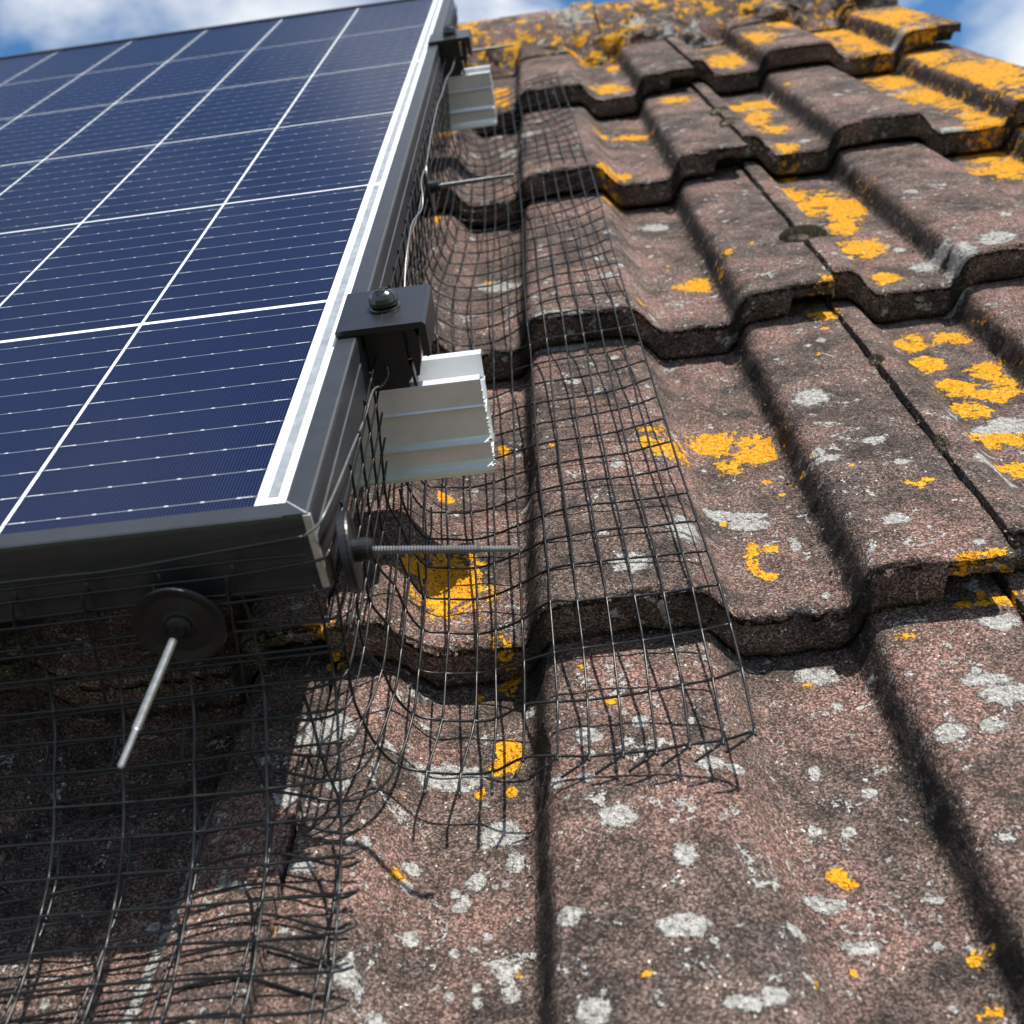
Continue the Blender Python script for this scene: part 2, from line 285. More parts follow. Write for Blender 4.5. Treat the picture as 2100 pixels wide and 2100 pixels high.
YEL=[(0.0434,0.1089,0.0193,-0.0033,-0.0012,0.0273,1),(0.0681,0.011,0.0071,-0.0009,-0,0.0096,1.2),(0.0576,-0.0073,0.0026,-0.0003,-0.0001,0.0033,1),(0.0705,-0.0079,0.0028,-0.0003,0,0.0033,1),(0.0556,0.0536,0.0022,-0.0003,-0.0001,0.0031,0.8),(0.0696,0.0601,0.0057,-0.0009,-0,0.0087,0.8),(0.0669,0.2554,0.0032,-0.0007,-0,0.0089,0.8),(0.0813,0.1622,0.0025,-0.0005,0.0001,0.0045,0.6),(0.0352,0.1993,0.0042,-0.0009,-0.0003,0.0055,0.4),(0.1574,0.2092,0.0128,-0.003,0.0023,0.0198,1),(0.188,0.234,0.013,-0.003,0.0026,0.0168,0.9),(0.2105,0.2176,0.0145,-0.0033,0.0037,0.0196,0.9),(0.1946,0.2018,0.011,-0.0024,0.0017,0.0099,0.8),(0.1884,0.1138,0.0034,-0.0006,0.0014,0.0076,1),(0.1862,0.1019,0.0038,-0.0007,0.0015,0.0082,1),(0.1906,0.0931,0.006,-0.0011,0.0008,0.004,1),(0.1973,0.1144,0.0043,-0.0008,0.0007,0.0034,0.8),(0.2136,0.4469,0.0175,-0.0058,0.0026,0.0179,1.1),(0.2296,0.4494,0.0072,-0.0025,0.0027,0.0163,1),(0.3263,0.6575,0.017,-0.0072,0.005,0.0229,1.1),(0.3386,0.6206,0.0224,-0.0092,0.0083,0.0353,1.3),(0.3562,0.5928,0.0177,-0.0071,0.01,0.039,1.2),(0.3385,0.5405,0.0113,-0.0043,0.0053,0.0211,1),(0.3368,0.4802,0.017,-0.0061,0.0062,0.0232,1.2),(0.3336,0.408,0.0098,-0.0033,0.0033,0.0118,1.1),(0.283,0.3635,0.0089,-0.0028,0.0024,0.01,0.9),(0.3326,0.341,0.0124,-0.0035,0.0046,0.0152,0.8),(0.3324,0.3036,0.01,-0.0027,0.0044,0.014,1),(0.3338,0.2654,0.0129,-0.0033,0.0042,0.0127,1),(0.3569,0.2872,0.0114,-0.003,0.0042,0.012,0.7),(0.3529,0.2514,0.0136,-0.0034,0.004,0.011,0.8),(0.332,0.2344,0.0107,-0.0026,0.0037,0.0106,0.9),(0.3653,0.2723,0.0111,-0.0029,0.0038,0.0103,0.8),(0.3337,0.1926,0.0151,-0.0035,0.0043,0.0116,1.3),(0.33,0.1588,0.0119,-0.0026,0.0033,0.0086,1.1),(0.3599,0.342,0.0183,-0.0053,0.0035,0.0106,0.5),(0.3519,0.9663,0.0264,-0.0148,0.006,0.0319,1.1),(0.3376,0.8904,0.0131,-0.007,0.0087,0.0463,1),(0.3411,0.8242,0.0134,-0.0069,0.0054,0.0267,1),(0.3333,0.7317,0.0115,-0.0056,0.0042,0.0201,1.1),(0.3305,0.9622,0.016,-0.0089,0.004,0.0226,0.9),(0.2602,0.9623,0.0175,-0.01,0.0027,0.0212,1.3),(0.1945,1.0744,0.0243,-0.0145,0.0025,0.0328,1),(0.2136,1.2434,0.0121,-0.0079,0.0032,0.039,0.8),(0.1615,1.3278,0.03,-0.0207,0.0016,0.0328,1.2),(0.1985,1.3406,0.0285,-0.0192,0.0022,0.032,0.9),(0.202,0.8891,0.0226,-0.0113,0.0017,0.0186,1.1),(0.1725,0.9104,0.0089,-0.0045,0.0012,0.0172,0.8),(0.174,0.7072,0.0141,-0.0063,0.0012,0.0147,1),(0.2153,0.8801,0.0107,-0.0053,0.0017,0.0163,0.8),(0.1656,0.682,0.0092,-0.0041,0.0015,0.0193,0.7),(0.0605,1.1677,0.0138,-0.0081,-0.0002,0.0427,0.8),(0.062,1.0794,0.0143,-0.0081,-0.0002,0.0333,1),(-0.0029,0.95,0.0136,-0.0069,-0.0011,0.0212,0.8),(0.0051,0.6827,0.0061,-0.0024,-0.0017,0.0316,0.7),(0.3477,1.3352,0.0265,-0.019,0.0074,0.0497,0.9),(0.3475,1.153,0.0295,-0.0197,0.01,0.0603,1.3),(0.3853,1.177,0.029,-0.0212,0.0107,0.0578,1.2),(0.5078,1.2968,0.0415,-0.0315,0.02,0.0832,1.5),(0.5281,1.165,0.0373,-0.0283,0.0293,0.108,1.6),(0.5661,1.1854,0.0313,-0.0257,0.0229,0.0787,1.2),(0.446,1.2761,0.0298,-0.0235,0.0118,0.0565,1),(0.5226,1.0083,0.0348,-0.0216,0.0171,0.0579,1.4),(0.5211,0.893,0.0319,-0.0186,0.016,0.0502,1.4),(0.5466,1.0131,0.029,-0.0196,0.0189,0.0608,1.2),(0.5466,0.8774,0.026,-0.0165,0.03,0.088,1.4),(0.5665,0.8453,0.025,-0.0158,0.0341,0.0936,1.4),(0.5288,0.7145,0.0194,-0.0105,0.0161,0.0432,1.2),(0.522,0.7729,0.0166,-0.009,0.0098,0.0282,1),(0.5173,0.7146,0.0241,-0.0118,0.0124,0.0345,1.4),(0.5204,0.6705,0.0194,-0.009,0.0187,0.0498,1.4),(0.4879,0.657,0.0172,-0.0077,0.0049,0.014,1.1),(0.1846,-0.0637,0.0039,-0.0004,0.0005,0.0022,0.8),(0.188,-0.068,0.0031,-0.0003,0.0005,0.0021,1),(0.0704,-0.1017,0.0021,-0.0002,0,0.0019,1),(0.0731,-0.0934,0.0016,-0.0001,0,0.0014,0.8),(0.2189,-0.1028,0.0038,-0.0003,0.0014,0.004,0.8),(0.2168,-0.1194,0.0039,-0.0003,0.0012,0.0033,0.9),(0.1797,-0.1026,0.0016,-0.0001,0.0003,0.0013,0.7),(0.2373,0.0439,0.0054,-0.0009,0.0008,0.0026,0.5),(0.2671,0.0603,0.0045,-0.0008,0.0012,0.0036,0.8),(0.2835,0.0604,0.0103,-0.0018,0.0016,0.0042,0.8),(0.1985,0.0413,0.0026,-0.0004,0.0004,0.0019,0.4),(0.0301,-0.0534,0.002,-0.0002,-0.0003,0.0033,0.7),(0.0437,-0.0392,0.0012,-0.0001,-0.0001,0.0015,0.5),(0.2241,0.1739,0.0065,-0.0014,0.0011,0.005,0.4),(0.2683,0.1289,0.0069,-0.0015,0.0017,0.0054,0.3),(-0.0067,0.0605,0.0073,-0.0011,-0.0005,0.0037,0.6),(0.1131,0.0186,0.0026,-0.0004,0.0002,0.0025,0.4)]
WHI=[(-.0535,-.035,.0026,0,.001,.060,.8),(-.0570,-.085,.0026,0,.002,.030,.8),(0.1115,-0.0445,0.0082,-0.001,0.0006,0.0068,1.1),(0.1328,-0.0651,0.0049,-0.0005,0.0008,0.0057,1.1),(0.1285,-0.0944,0.0105,-0.001,0.0008,0.0058,1.1),(0.0927,-0.0862,0.0055,-0.0005,0.0002,0.0052,1),(0.0984,-0.1217,0.0062,-0.0005,0.0004,0.0061,1),(0.1637,-0.0944,0.0042,-0.0004,0.0008,0.0038,1.1),(0.2595,0.01,0.0115,-0.0017,0.0017,0.0047,1.1),(0.2639,0.0002,0.0112,-0.0016,0.0027,0.0074,1.1),(0.2531,-0.0156,0.0058,-0.0008,0.0018,0.005,1.1),(0.2363,-0.0175,0.0074,-0.001,0.0023,0.0069,0.9),(0.278,0.0459,0.0098,-0.0016,0.0024,0.0067,1.1),(0.203,0.0462,0.012,-0.0018,0.0017,0.0073,0.7),(0.1904,0.1386,0.013,-0.0025,0.0012,0.0069,1.5),(0.1779,0.1502,0.0087,-0.0017,0.0012,0.0076,1.3),(0.244,0.2381,0.0116,-0.0029,0.0031,0.0136,1.1),(0.2493,0.0976,0.0079,-0.0016,0.0018,0.0061,0.9),(0.1973,0.6196,0.014,-0.0054,0.0015,0.0134,1.6),(0.0666,-0.03,0.0105,-0.0012,-0.0001,0.0088,0.9),(0.0452,0.0035,0.0197,-0.0024,-0.0005,0.0106,0.7),(0.1246,0.0039,0.0045,-0.0006,0.0005,0.005,0.9),(0.1034,-0.0007,0.007,-0.0009,0.0004,0.0063,0.8),(0.1476,-0.0223,0.0058,-0.0007,0.0007,0.0047,1),(0.1568,-0.0254,0.0042,-0.0005,0.0006,0.0036,1),(0.0902,-0.0224,0.0048,-0.0006,0.0002,0.0048,0.9),(0.1011,-0.0239,0.0043,-0.0005,0.0002,0.0037,0.9),(-0.0265,-0.0617,0.0051,-0.0005,-0.0008,0.0034,1),(-0.0036,0.0196,0.0141,-0.0019,-0.0015,0.0108,1.1),(-0.009,0.012,0.009,-0.0012,-0.001,0.0068,0.9),(-0.0136,-0.0209,0.0063,-0.0008,-0.0012,0.0071,0.9),(0.0057,-0.0154,0.0064,-0.0008,-0.0006,0.0044,1),(0.1423,-0.1235,0.0075,-0.0006,0.0007,0.0036,1.1),(0.1511,-0.1217,0.0054,-0.0005,0.0008,0.004,1),(0.184,-0.0931,0.0082,-0.0008,0.001,0.0038,0.8),(0.1781,-0.0754,0.0103,-0.001,0.0011,0.0046,0.8),(0.2059,-0.0258,0.0042,-0.0005,0.001,0.0035,0.9),(0.2135,-0.077,0.0044,-0.0004,0.0008,0.0024,0.8),(0.2622,0.1774,0.0075,-0.0017,0.0011,0.0041,0.9),(0.2669,0.1488,0.0052,-0.0012,0.0013,0.0043,0.8),(0.3771,0.3905,0.0105,-0.0036,0.0066,0.0196,0.9),(0.3676,0.4188,0.0162,-0.0056,0.0044,0.0139,0.8),(0.4839,0.7145,0.0148,-0.0071,0.0046,0.0139,1.5),(0.3433,0.2105,0.0128,-0.003,0.0045,0.0122,1.4),(0.3304,0.2062,0.0093,-0.0022,0.0031,0.0087,1.2),(0.3113,0.1446,0.0115,-0.0025,0.0034,0.0094,1.2),(0.235,0.1641,0.009,-0.002,0.0012,0.005,0.9),(0.1892,0.1467,0.0152,-0.003,0.0008,0.0047,1),(0.1293,0.0839,0.0115,-0.0021,0.001,0.0104,0.7),(0.1562,0.1108,0.0096,-0.0018,0.002,0.0148,0.7),(-0.0031,-0.0559,0.0086,-0.0009,-0.0006,0.0037,1),(0.0623,0.5051,0.025,-0.0082,-0.0001,0.0179,0.8),(0.1465,0.4332,0.0095,-0.0032,0.0007,0.009,0.9),(0.0839,0.886,0.0281,-0.0141,0.0003,0.0304,0.7),(0.1097,0.3637,0.0241,-0.0073,0.0004,0.0087,0.7),(0.2938,1.3757,0.041,-0.0311,0.0055,0.0464,0.6),(0.5454,1.0513,0.0244,-0.0179,0.0065,0.0214,1.2),(0.2083,-0.0956,0.0032,-0.0003,0.0008,0.0026,0.8),(0.4044,0.4027,0.0152,-0.0056,0.0068,0.0187,0.6),(0.2769,0.071,0.0041,-0.0008,0.0012,0.0033,0.8)]
#STREAK

def field(X,Y,L):
    r=np.zeros_like(X)
    for cx,cy,ax,ay,bx,by,s in L:
        D=max(abs(ax)+abs(bx),abs(ay)+abs(by))*1.6; k=np.where((abs(X-cx)<D)&(abs(Y-cy)<D))[0]
        if len(k)==0: continue
        det=ax*by-ay*bx; dx=X[k]-cx; dy=Y[k]-cy; p=(dx*by-dy*bx)/det; q=(ax*dy-ay*dx)/det
        d=1.30-np.sqrt(p*p+q*q); r[k]=np.maximum(r[k],np.clip(d,0,.75)*(.55+.3*min(s,1.15))*1.05)
    return r
def set_attr(me,n,a):
    at=me.attributes.new(n,'FLOAT','POINT'); at.data.foreach_set('value',np.asarray(a,dtype=np.float32))
rng=random.Random(3)
for k in range(230):                            # many small spots, as the photograph shows
    x,y=rng.uniform(-.10,.33),rng.uniform(-.135,.62); r=.0012+.0032*rng.random()**2.2; e=rng.uniform(.7,1.4)
    WHI.append((x,y,r,rng.uniform(-.3,.3)*r,rng.uniform(-.3,.3)*r,r*e,.95))
for k in range(230):
    x,y=rng.uniform(-.10,.60),rng.uniform(-.55,1.2); r=.0016+.0045*rng.random()**2; WHI.append((x,y,r*1.2,rng.uniform(-.3,.3)*r,rng.uniform(-.3,.3)*r,r*(1+max(0,y)),.9)) if x>.33 or y>.62 or y<-.14 else None
for k in range(24):
    x,y=rng.uniform(.015,.075),rng.uniform(-.125,-.03); r=.0014+.0034*rng.random(); WHI.append((x,y,r,0,0,r*rng.uniform(.8,1.5),1.0))
for k in range(45):
    x,y=rng.uniform(-.02,.33),rng.uniform(-.13,.60); r=.0010+.0018*rng.random()**2; YEL.append((x,y,r,0,0,r,1.0))
def make_tile(x0,yt,w,dx,dy,seed,lip=True,jz=0,mat_=M_TILE):
    T=.0225; R=.0050; Ltot=.392
    xs=np.concatenate([[0,0],np.linspace(0,.0012,2)[1:],np.arange(.0012+dx,w-.0015,dx),[w-.0012,w,w]])
    s_top=np.concatenate([[0,R*.12,R*.35,R*.65,R],np.arange(R+dy,.320,dy),[.325,.35,Ltot]])
    zf=[1,.82,.64,.46,.28,.10]                 # front face, fraction of thickness below the top
    nx=len(xs); X=x0+xs
    pt=profs(X); und=-T*np.ones(nx)
    if lip: und=np.where(xs>w-.028,-.0095-.0015*vnoise(np.stack([X*260,X*0,X*0+seed],1)),und)
    rows=[]                                    # each row: y, z arrays, flag
    bslope=lambda s:-s*SLOPE
    rows.append((np.full(nx,Ltot),-.120+pt+und+bslope(Ltot)))
    rows.append((np.full(nx,.03),-.120+pt+(-T)+bslope(.03)))
    rows.append((np.full(nx,.0205),-.120+pt+und+bslope(.02)))
    rows.append((np.full(nx,.0030),-.120+pt+und))
    for f in zf: rows.append((np.full(nx,.0009 if f in(1,) else 0.),-.120+pt+und*f*.985-(1-f)*.0))
    k_top=len(rows)
    for s in s_top: rows.append((np.full(nx,s),-.120+pt+bslope(s)-(R-math.sqrt(max(0,R*R-(R-min(s,R))**2)))*.9))
    Yl=np.array([r[0] for r in rows]); Z=np.array([r[1] for r in rows]); ny=len(rows)
    XX=np.tile(X,(ny,1)); under=np.tile(-.120+pt+und,(ny,1))+np.array([bslope(r[0][0]) for r in rows])[:,None]
    P=np.stack([XX.ravel(),(yt+Yl).ravel(),Z.ravel()],1); top=np.zeros((ny,nx),bool); top[4:]=True; tp=top.ravel()
    d=.0011*fbm(P*48,3,seed)+.00055*fbm(P*210,2,seed+5)+.0009*fbm(P*14,2,seed+9)
    front=np.zeros((ny,nx)); front[3:k_top+3]=1; fr=front.ravel()
    ut=uT(P[:,0]); band=np.clip(1-abs(ut-.004)/.010,0,1); d=d+band*(.0026*fbm(P*105,3,seed+50)+.0014*fbm(P*300,2,seed+51))
    P[:,2]+=np.where(tp,d,0)+jz
    chip=np.maximum(0,fbm(P*np.array([70,70,95]),3,seed+20)-.12)*.0095+np.maximum(0,fbm(P*np.array([22,22,60]),2,seed+21)-.3)*.006
    P[:,1]+=np.where(fr>0,.0016*fbm(P*70,3,seed+11)+.0006*fbm(P*300,2,seed+12)+chip*.6,0)
    P[:,2]-=np.where((fr>0)&(np.repeat(np.arange(ny),nx)>=k_top),chip*.5,0)
    # side walls
    Zg=P[:,2].reshape(ny,nx); Zg[k_top:,0]=under[k_top:,0]; Zg[k_top:,-1]=under[k_top:,-1]; P[:,2]=Zg.ravel()
    XG=P[:,0].reshape(ny,nx); jx=.0005*fbm(np.stack([P[:,1]*90,P[:,1]*0,P[:,1]*0+seed],1),2,3).reshape(ny,nx); XG[:,-3:]+=jx[:,-3:]*1.5; XG[:,:3]+=jx[:,:3]; P[:,0]=XG.ravel()
    i=np.arange(ny-1)[:,None]*nx+np.arange(nx-1)[None]; F=np.stack([i,i+1,i+1+nx,i+nx],-1).reshape(-1,4)
    me=bpy.data.meshes.new('roof_tile')
    nV=len(P); extra=[]
    if x0>-2:                                   # interlocking strip under the neighbour's lip
        a0,a1=x0-.027,x0+.0015; ex=[]; ef=[]
        ys=[.017,.018]+list(np.arange(.03,Ltot,.03)); xx=[a0,a0,a0+.0095,a0+.010,a0+.0135,a0+.014,a1,a1]
        for yy in ys:
            for q,xq in enumerate(xx):
                z=-.120+float(profs(np.array([xq]))[0])-yy*SLOPE+jz-(.0118 if q in(1,2,5,6) else .0155)-(.0006*math.sin(yy*400+q))
                if q in (0,7): z-=.007
                if yy==.017: z-=.007
                ex.append((xq,yt+yy,z))
        m_=len(xx)
        for r in range(len(ys)-1):
            for q in range(m_-1): a=nV+r*m_+q; ef.append((a,a+1,a+1+m_,a+m_))
        P=np.vstack([P,np.array(ex)]); F=np.vstack([F,np.array(ef)])
    me.vertices.add(len(P)); me.vertices.foreach_set('co',(P-np.array([x0,yt,-.12])).astype(np.float32).ravel())
    nf=len(F); me.loops.add(nf*4); me.polygons.add(nf); me.loops.foreach_set('vertex_index',F.ravel().astype(np.int32))
    me.polygons.foreach_set('loop_start',np.arange(0,nf*4,4,dtype=np.int32)); me.polygons.foreach_set('use_smooth',np.ones(nf,bool)); me.update(calc_edges=True); me.validate()
    me.materials.append(mat_)
    md=np.clip(.50+1.25*(vnoise(P*70,seed+40)*.6+vnoise(P*150,seed+41)*.4)-.1,0,1.25); ylf=field(P[:,0],P[:,1],YEL)*np.where(P[:,1]>.62,np.clip(.72+1.5*(vnoise(P*38,seed+43)*.65+vnoise(P*90,seed+44)*.35)-.25,0,1.0)*.9,md)
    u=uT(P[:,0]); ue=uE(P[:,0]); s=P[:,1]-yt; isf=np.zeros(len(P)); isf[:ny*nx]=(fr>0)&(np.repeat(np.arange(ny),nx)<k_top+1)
    gm=np.maximum(np.clip(1.2-abs(u-.0040)/.0058,0,1)*.88,0)+isf*.30  # band at the roll steps; front faces get algae plus painted-in shade
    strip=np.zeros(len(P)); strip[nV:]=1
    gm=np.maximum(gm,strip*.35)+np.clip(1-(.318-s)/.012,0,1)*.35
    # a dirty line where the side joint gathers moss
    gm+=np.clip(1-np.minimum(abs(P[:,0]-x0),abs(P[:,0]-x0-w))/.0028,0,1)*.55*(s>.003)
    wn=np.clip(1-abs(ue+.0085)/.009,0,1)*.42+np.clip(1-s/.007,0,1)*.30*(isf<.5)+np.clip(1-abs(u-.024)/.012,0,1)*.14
    set_attr(me,'ylich',np.clip(ylf*(1-.5*isf)*(1-.85*((u>-.001)&(u<.0115))),0,2)+strip*(.33 if lip else 0)*np.clip(1-s/.04,0,1)*(P[:,0]<1e9)); set_attr(me,'wlich',field(P[:,0],P[:,1],WHI)*(1-.7*isf)); set_attr(me,'grime_shade',gm); set_attr(me,'worn',wn)
    return me
tiles_n=0
for c in range(-7,2):
    x0={-1:-.302,0:-.006,1:.290,2:.596}.get(c,-.302+.300*(c+1)); wc={-1:.2935,0:.2937,1:.3110}.get(c,.2975)
    col=2 if c==2 else c
    rws=ROWS[2] if c>=1 else (ROWS[1] if c==0 else ROWS[0])
    for ri,yt in enumerate(rws):
        near=c in(-1,0,1) ; mid=c==2
        if c<-1:                                # hidden below the panel: light meshes, shared by alike tiles
            key='far%d'%(ri%3)
            if key not in globals(): globals()[key]=make_tile(-.602,-.255,.2975,.006,.02,40+ri%3,True)
            me=globals()[key]
        else:
            f={0:(.004,.012),1:(.003,.006),2:(.0013,.0017),3:(.0013,.0017),4:(.0017,.0024),5:(.0022,.003),6:(.0022,.003)}[ri]
            if c==-1: f=(f[0]*1.3,f[1]*1.3)
            w=wc if c<2 else .052
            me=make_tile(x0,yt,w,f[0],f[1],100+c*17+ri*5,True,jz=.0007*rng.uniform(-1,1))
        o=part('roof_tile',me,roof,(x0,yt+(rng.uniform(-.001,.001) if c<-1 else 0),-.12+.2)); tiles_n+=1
# ---- grit and crumbs of moss gathered in the side joints and at the foot of the rolls
db=B(); rd=random.Random(21)
for k in range(1500):
    t=rd.random(); j=rd.choice((0,0,1,1,2,3)); line=(.2905,.2195,.0765,.368)[j]
    x=line+rd.gauss(0,.0012 if j==0 else .0022)-(0 if j==0 else .001); y=rd.uniform(-.14,.95)
    if j!=0 and rd.random()<.35: y=rd.choice(ROWS[1][2:])-abs(rd.gauss(0,.004)); x=rd.uniform(.04,.30)
    q=(.0004+.0009*rd.random()**2)*(1+max(0,y)); z=tile_z(x,y)+q*.2-(.001 if j==0 else 0)
    v=[(x+rd.uniform(-q,q),y+rd.uniform(-q,q),z+rd.uniform(-.3,1.1)*q) for _ in range(5)]
    db.add(v,[(0,1,2),(0,2,3),(0,3,1),(1,2,4),(2,3,4),(3,1,4)])
o=partr('grit',db.me('grit',M_MOSS),roof); o['kind']='stuff'
# ---- ridge tiles
RY,RZ,RR=1.415,-.197,.112
def arc_strip(x0,x1,r,seed,t=.015,dx=.004,a0=-1.45,a1=1.30,flare=.004):
    xs=np.concatenate([[x0],np.arange(x0+.001,x1-.001,dx),[x1-.001,x1]]); na=72; an=np.linspace(a0,a1,na); V=[];nx=len(xs)
    for side in (0,1):
        for x in xs:
            rr=r-(t if side else 0)+(flare if x>x1-.03 else 0)
            V.append(np.stack([np.full(na,x),RY+rr*np.sin(an),RZ+rr*np.cos(an)],1))
    P=np.vstack(V); nrm=np.stack([np.zeros(len(P)),P[:,1]-RY,P[:,2]-RZ],1); nrm/=np.linalg.norm(nrm,axis=1)[:,None]
    P=P+nrm*(.0022*fbm(P*40,3,seed)+.001*fbm(P*160,2,seed+1))[:,None]; P[:,0]+=.002*fbm(P*90,2,seed+3)
    F=[]
    for sd in (0,1):
        b=sd*nx*na
        for i in range(nx-1):
            for j in range(na-1):
                q=(b+i*na+j,b+i*na+j+1,b+(i+1)*na+j+1,b+(i+1)*na+j); F.append(q if sd else q[::-1])
    b=nx*na
    for i in (0,nx-1):
        for j in range(na-1): F.append((i*na+j,i*na+j+1,b+i*na+j+1,b+i*na+j))
    for j in (0,na-1):
        for i in range(nx-1): F.append((i*na+j,(i+1)*na+j,b+(i+1)*na+j,b+i*na+j))
    me=mesh('ridge_tile',P-np.array([x0,RY,RZ]),F,M_RIDGE,True)
    yl=.42*np.clip(.45+1.3*fbm(P*13,3,seed+30),0,1); set_attr(me,'ylich',np.clip(yl,.02,1)); set_attr(me,'wlich',np.clip(.10+.6*fbm(P*12,2,seed+8),0,1)); set_attr(me,'grime_shade',np.clip(.5*fbm(P*23,2,seed+60),0,1)); set_attr(me,'worn',yl*0)
    return me
for k,(a,b) in enumerate([(.203,.612),(-.256,.200),(-.716,-.259),(-1.176,-.719),(-1.636,-1.179),(-2.096,-1.639)]):
    dx=.005 if k<2 else .02
    part('ridge_tile',arc_strip(a,b,RR+(.001 if k%2 else 0),60+k*7,dx=dx),roof,(a,RY,RZ+.2))
# ---- mortar bedding between ridge and tiles
def mortar(x0,x1,dx,name='mortar'):
    xs=np.arange(x0,x1,dx); ts=np.linspace(0,1,26); P=[]
    for x in xs:
        zt=tile_z(x,1.30)
        for t in ts:
            y=1.298+.070*t; z=(-.156+.0 if t<.04 else zt+.004+ (RZ+math.sqrt(max(1e-5,RR*RR-(1.366-RY)**2))-.006-zt)*max(0,(t-.12)/.88)**.75)
            P.append((x,y,z))
    P=np.array(P); d=fbm(P*55,3,77); e=fbm(P*18,2,78); tt=np.tile(ts,len(xs)); wgt=np.clip(tt*6,0,1)
    P[:,1]-=(.014*d+.020*e)*wgt; P[:,2]+=(.009*fbm(P*70,3,79)+.008*e)*wgt
    n=len(ts); F=[(i*n+j,(i+1)*n+j,(i+1)*n+j+1,i*n+j+1) for i in range(len(xs)-1) for j in range(n-1)]
    me=mesh(name,P-np.array([0,1.3,-.1]),F,M_RIDGE,True)
    yl=np.clip(.1+.75*fbm(P*13,3,90),0,.75); set_attr(me,'ylich',yl); set_attr(me,'wlich',np.clip(.22+.8*fbm(P*20,2,91),0,1)); set_attr(me,'grime_shade',np.clip(.42+1.1*fbm(P*24,2,92),0,1)); set_attr(me,'worn',yl*0)
    return me
part('mortar',mortar(-.1,.600,.003),roof,(0,1.3,.1)); part('mortar',mortar(-2.1,-.1,.02),roof,(0,1.3,.1))
# ---- felted deck, back slope, verge strip
d=B(); d.box(-2.1,.585,-1.0,1.40,-.190,-.182); d.add([(-2.1,1.40,-.20),(.60,1.40,-.20),(.60,2.4,-3.0),(-2.1,2.4,-3.0)],[(0,1,2,3)])
partr('roof_deck',d.me('roof_deck',M_DECK),roof)
v=B(); v.box(.560,.602,-.9,1.36,-.165,-.158); v.box(.580,.598,-.9,1.40,-.30,-.166); partr('verge_board',v.me('verge_board',M_TIMBER),roof)
# ---- moss cushions on the side joints
def moss(cx,cy,rx,ry,h,seed,n=900):
    cz=tile_z(cx,cy)-.001; b=B(); rg=random.Random(seed); V=[];F=[]; na=28;nr=9
    for i in range(nr+1):
        for j in range(na):
            a=2*math.pi*j/na; r=i/nr; w=1+.16*math.sin(3*a+seed)+.1*math.sin(7*a)
            V.append((rx*r*w*math.cos(a),ry*r*w*math.sin(a),h*math.sqrt(max(0,1-r*r))*(.85+.3*rg.random())-(.001 if i==nr else 0)))
    for i in range(nr):
        for j in range(na): F.append((i*na+j,(i+1)*na+j,(i+1)*na+(j+1)%na,i*na+(j+1)%na))
    b.add(V,F)
    for k in range(n):
        a=rg.random()*6.283; r=math.sqrt(rg.random())*1.03; x=rx*r*math.cos(a); y=ry*r*math.sin(a); z=h*math.sqrt(max(0,1-min(1,r*r))); q=.0007+.0007*rg.random()
        dx,dy=rg.uniform(-1,1)*q,rg.uniform(-1,1)*q
        b.add([(x-q*.35,y,z-.0003),(x+q*.35,y+q*.2,z-.0003),(x+dx,y+dy,z+q*1.5)],[(0,1,2)])
    o=part('moss_cushion',b.me('moss_cushion',M_MOSS),roof,(cx,cy,cz+.2)); return o
moss(.2905,.4665,.0165,.0125,.0048,1,2600); moss(.2905,.2740,.0045,.006,.003,2,250); moss(.2902,.78,.010,.010,.004,3,250); moss(.2905,.845,.009,.012,.004,4,250); moss(.291,.160,.003,.010,.002,5,200)
moss(.291,.02,.0025,.012,.0015,6,150)

# ================================================================ solar panel
PX0,PX1,PY0,PY1=-1.683,.0215,-.009,1.1125
panel=thing('solar_panel',(0,0,0),'blue solar panel with white grid lines and dark grey frame on tiled roof','solar panel')
g=B(); g.box(-1.671,.0125,.0004,1.1032,-.0008,0); partr('glass',g.me('glass',M_GLASS),panel)
g=B(); g.box(-1.672,.0135,-.0006,1.1042,-.0052,-.00145); partr('backsheet',g.me('backsheet',M_SHEET),panel)
CW,CH=.0907,.1813
g=B(); g.box(-CW,0,0,CH,-.0002,0); cell_me=g.me('cell',M_CELL)
g=B()
for k in range(10):
    y=CH*(k+.5)/10; g.box(-CW-.0009,.0009,y-.00016,y+.00016,.00005,.00018)
bus_me=g.me('busbar',M_BUS)
g=B()
for k in range(10):
    y=CH*(k+.5)/10
    for j in range(7):
        x=-CW*(j+.5)/7; g.box(x-.0007,x+.0007,y-.00034,y+.00034,.00019,.00026)
    for x in (-CW+.0035,-.0035): g.box(x-.0022,x+.0022,y-.00020,y+.00020,.00019,.00026)
pad_me=g.me('solder_pad',M_PAD)
for i in range(18):
    for j in range(6):
        x=-.0925*i-(.012 if i>8 else 0); y=.184*j+(.0012 if j else .0003)
        c=part('cell',cell_me,panel,(x,y,-.00120)); b=part('busbar',bus_me,c); p=part('solder_pad',pad_me,c)
for k,(a,b) in enumerate([(.008,.3645),(.3715,.7325),(.7395,1.098)]):
    g=B(); g.box(.0040,.0078,a,b,-.00143,-.0012); partr('ribbon',g.me('ribbon',M_RIB),panel)
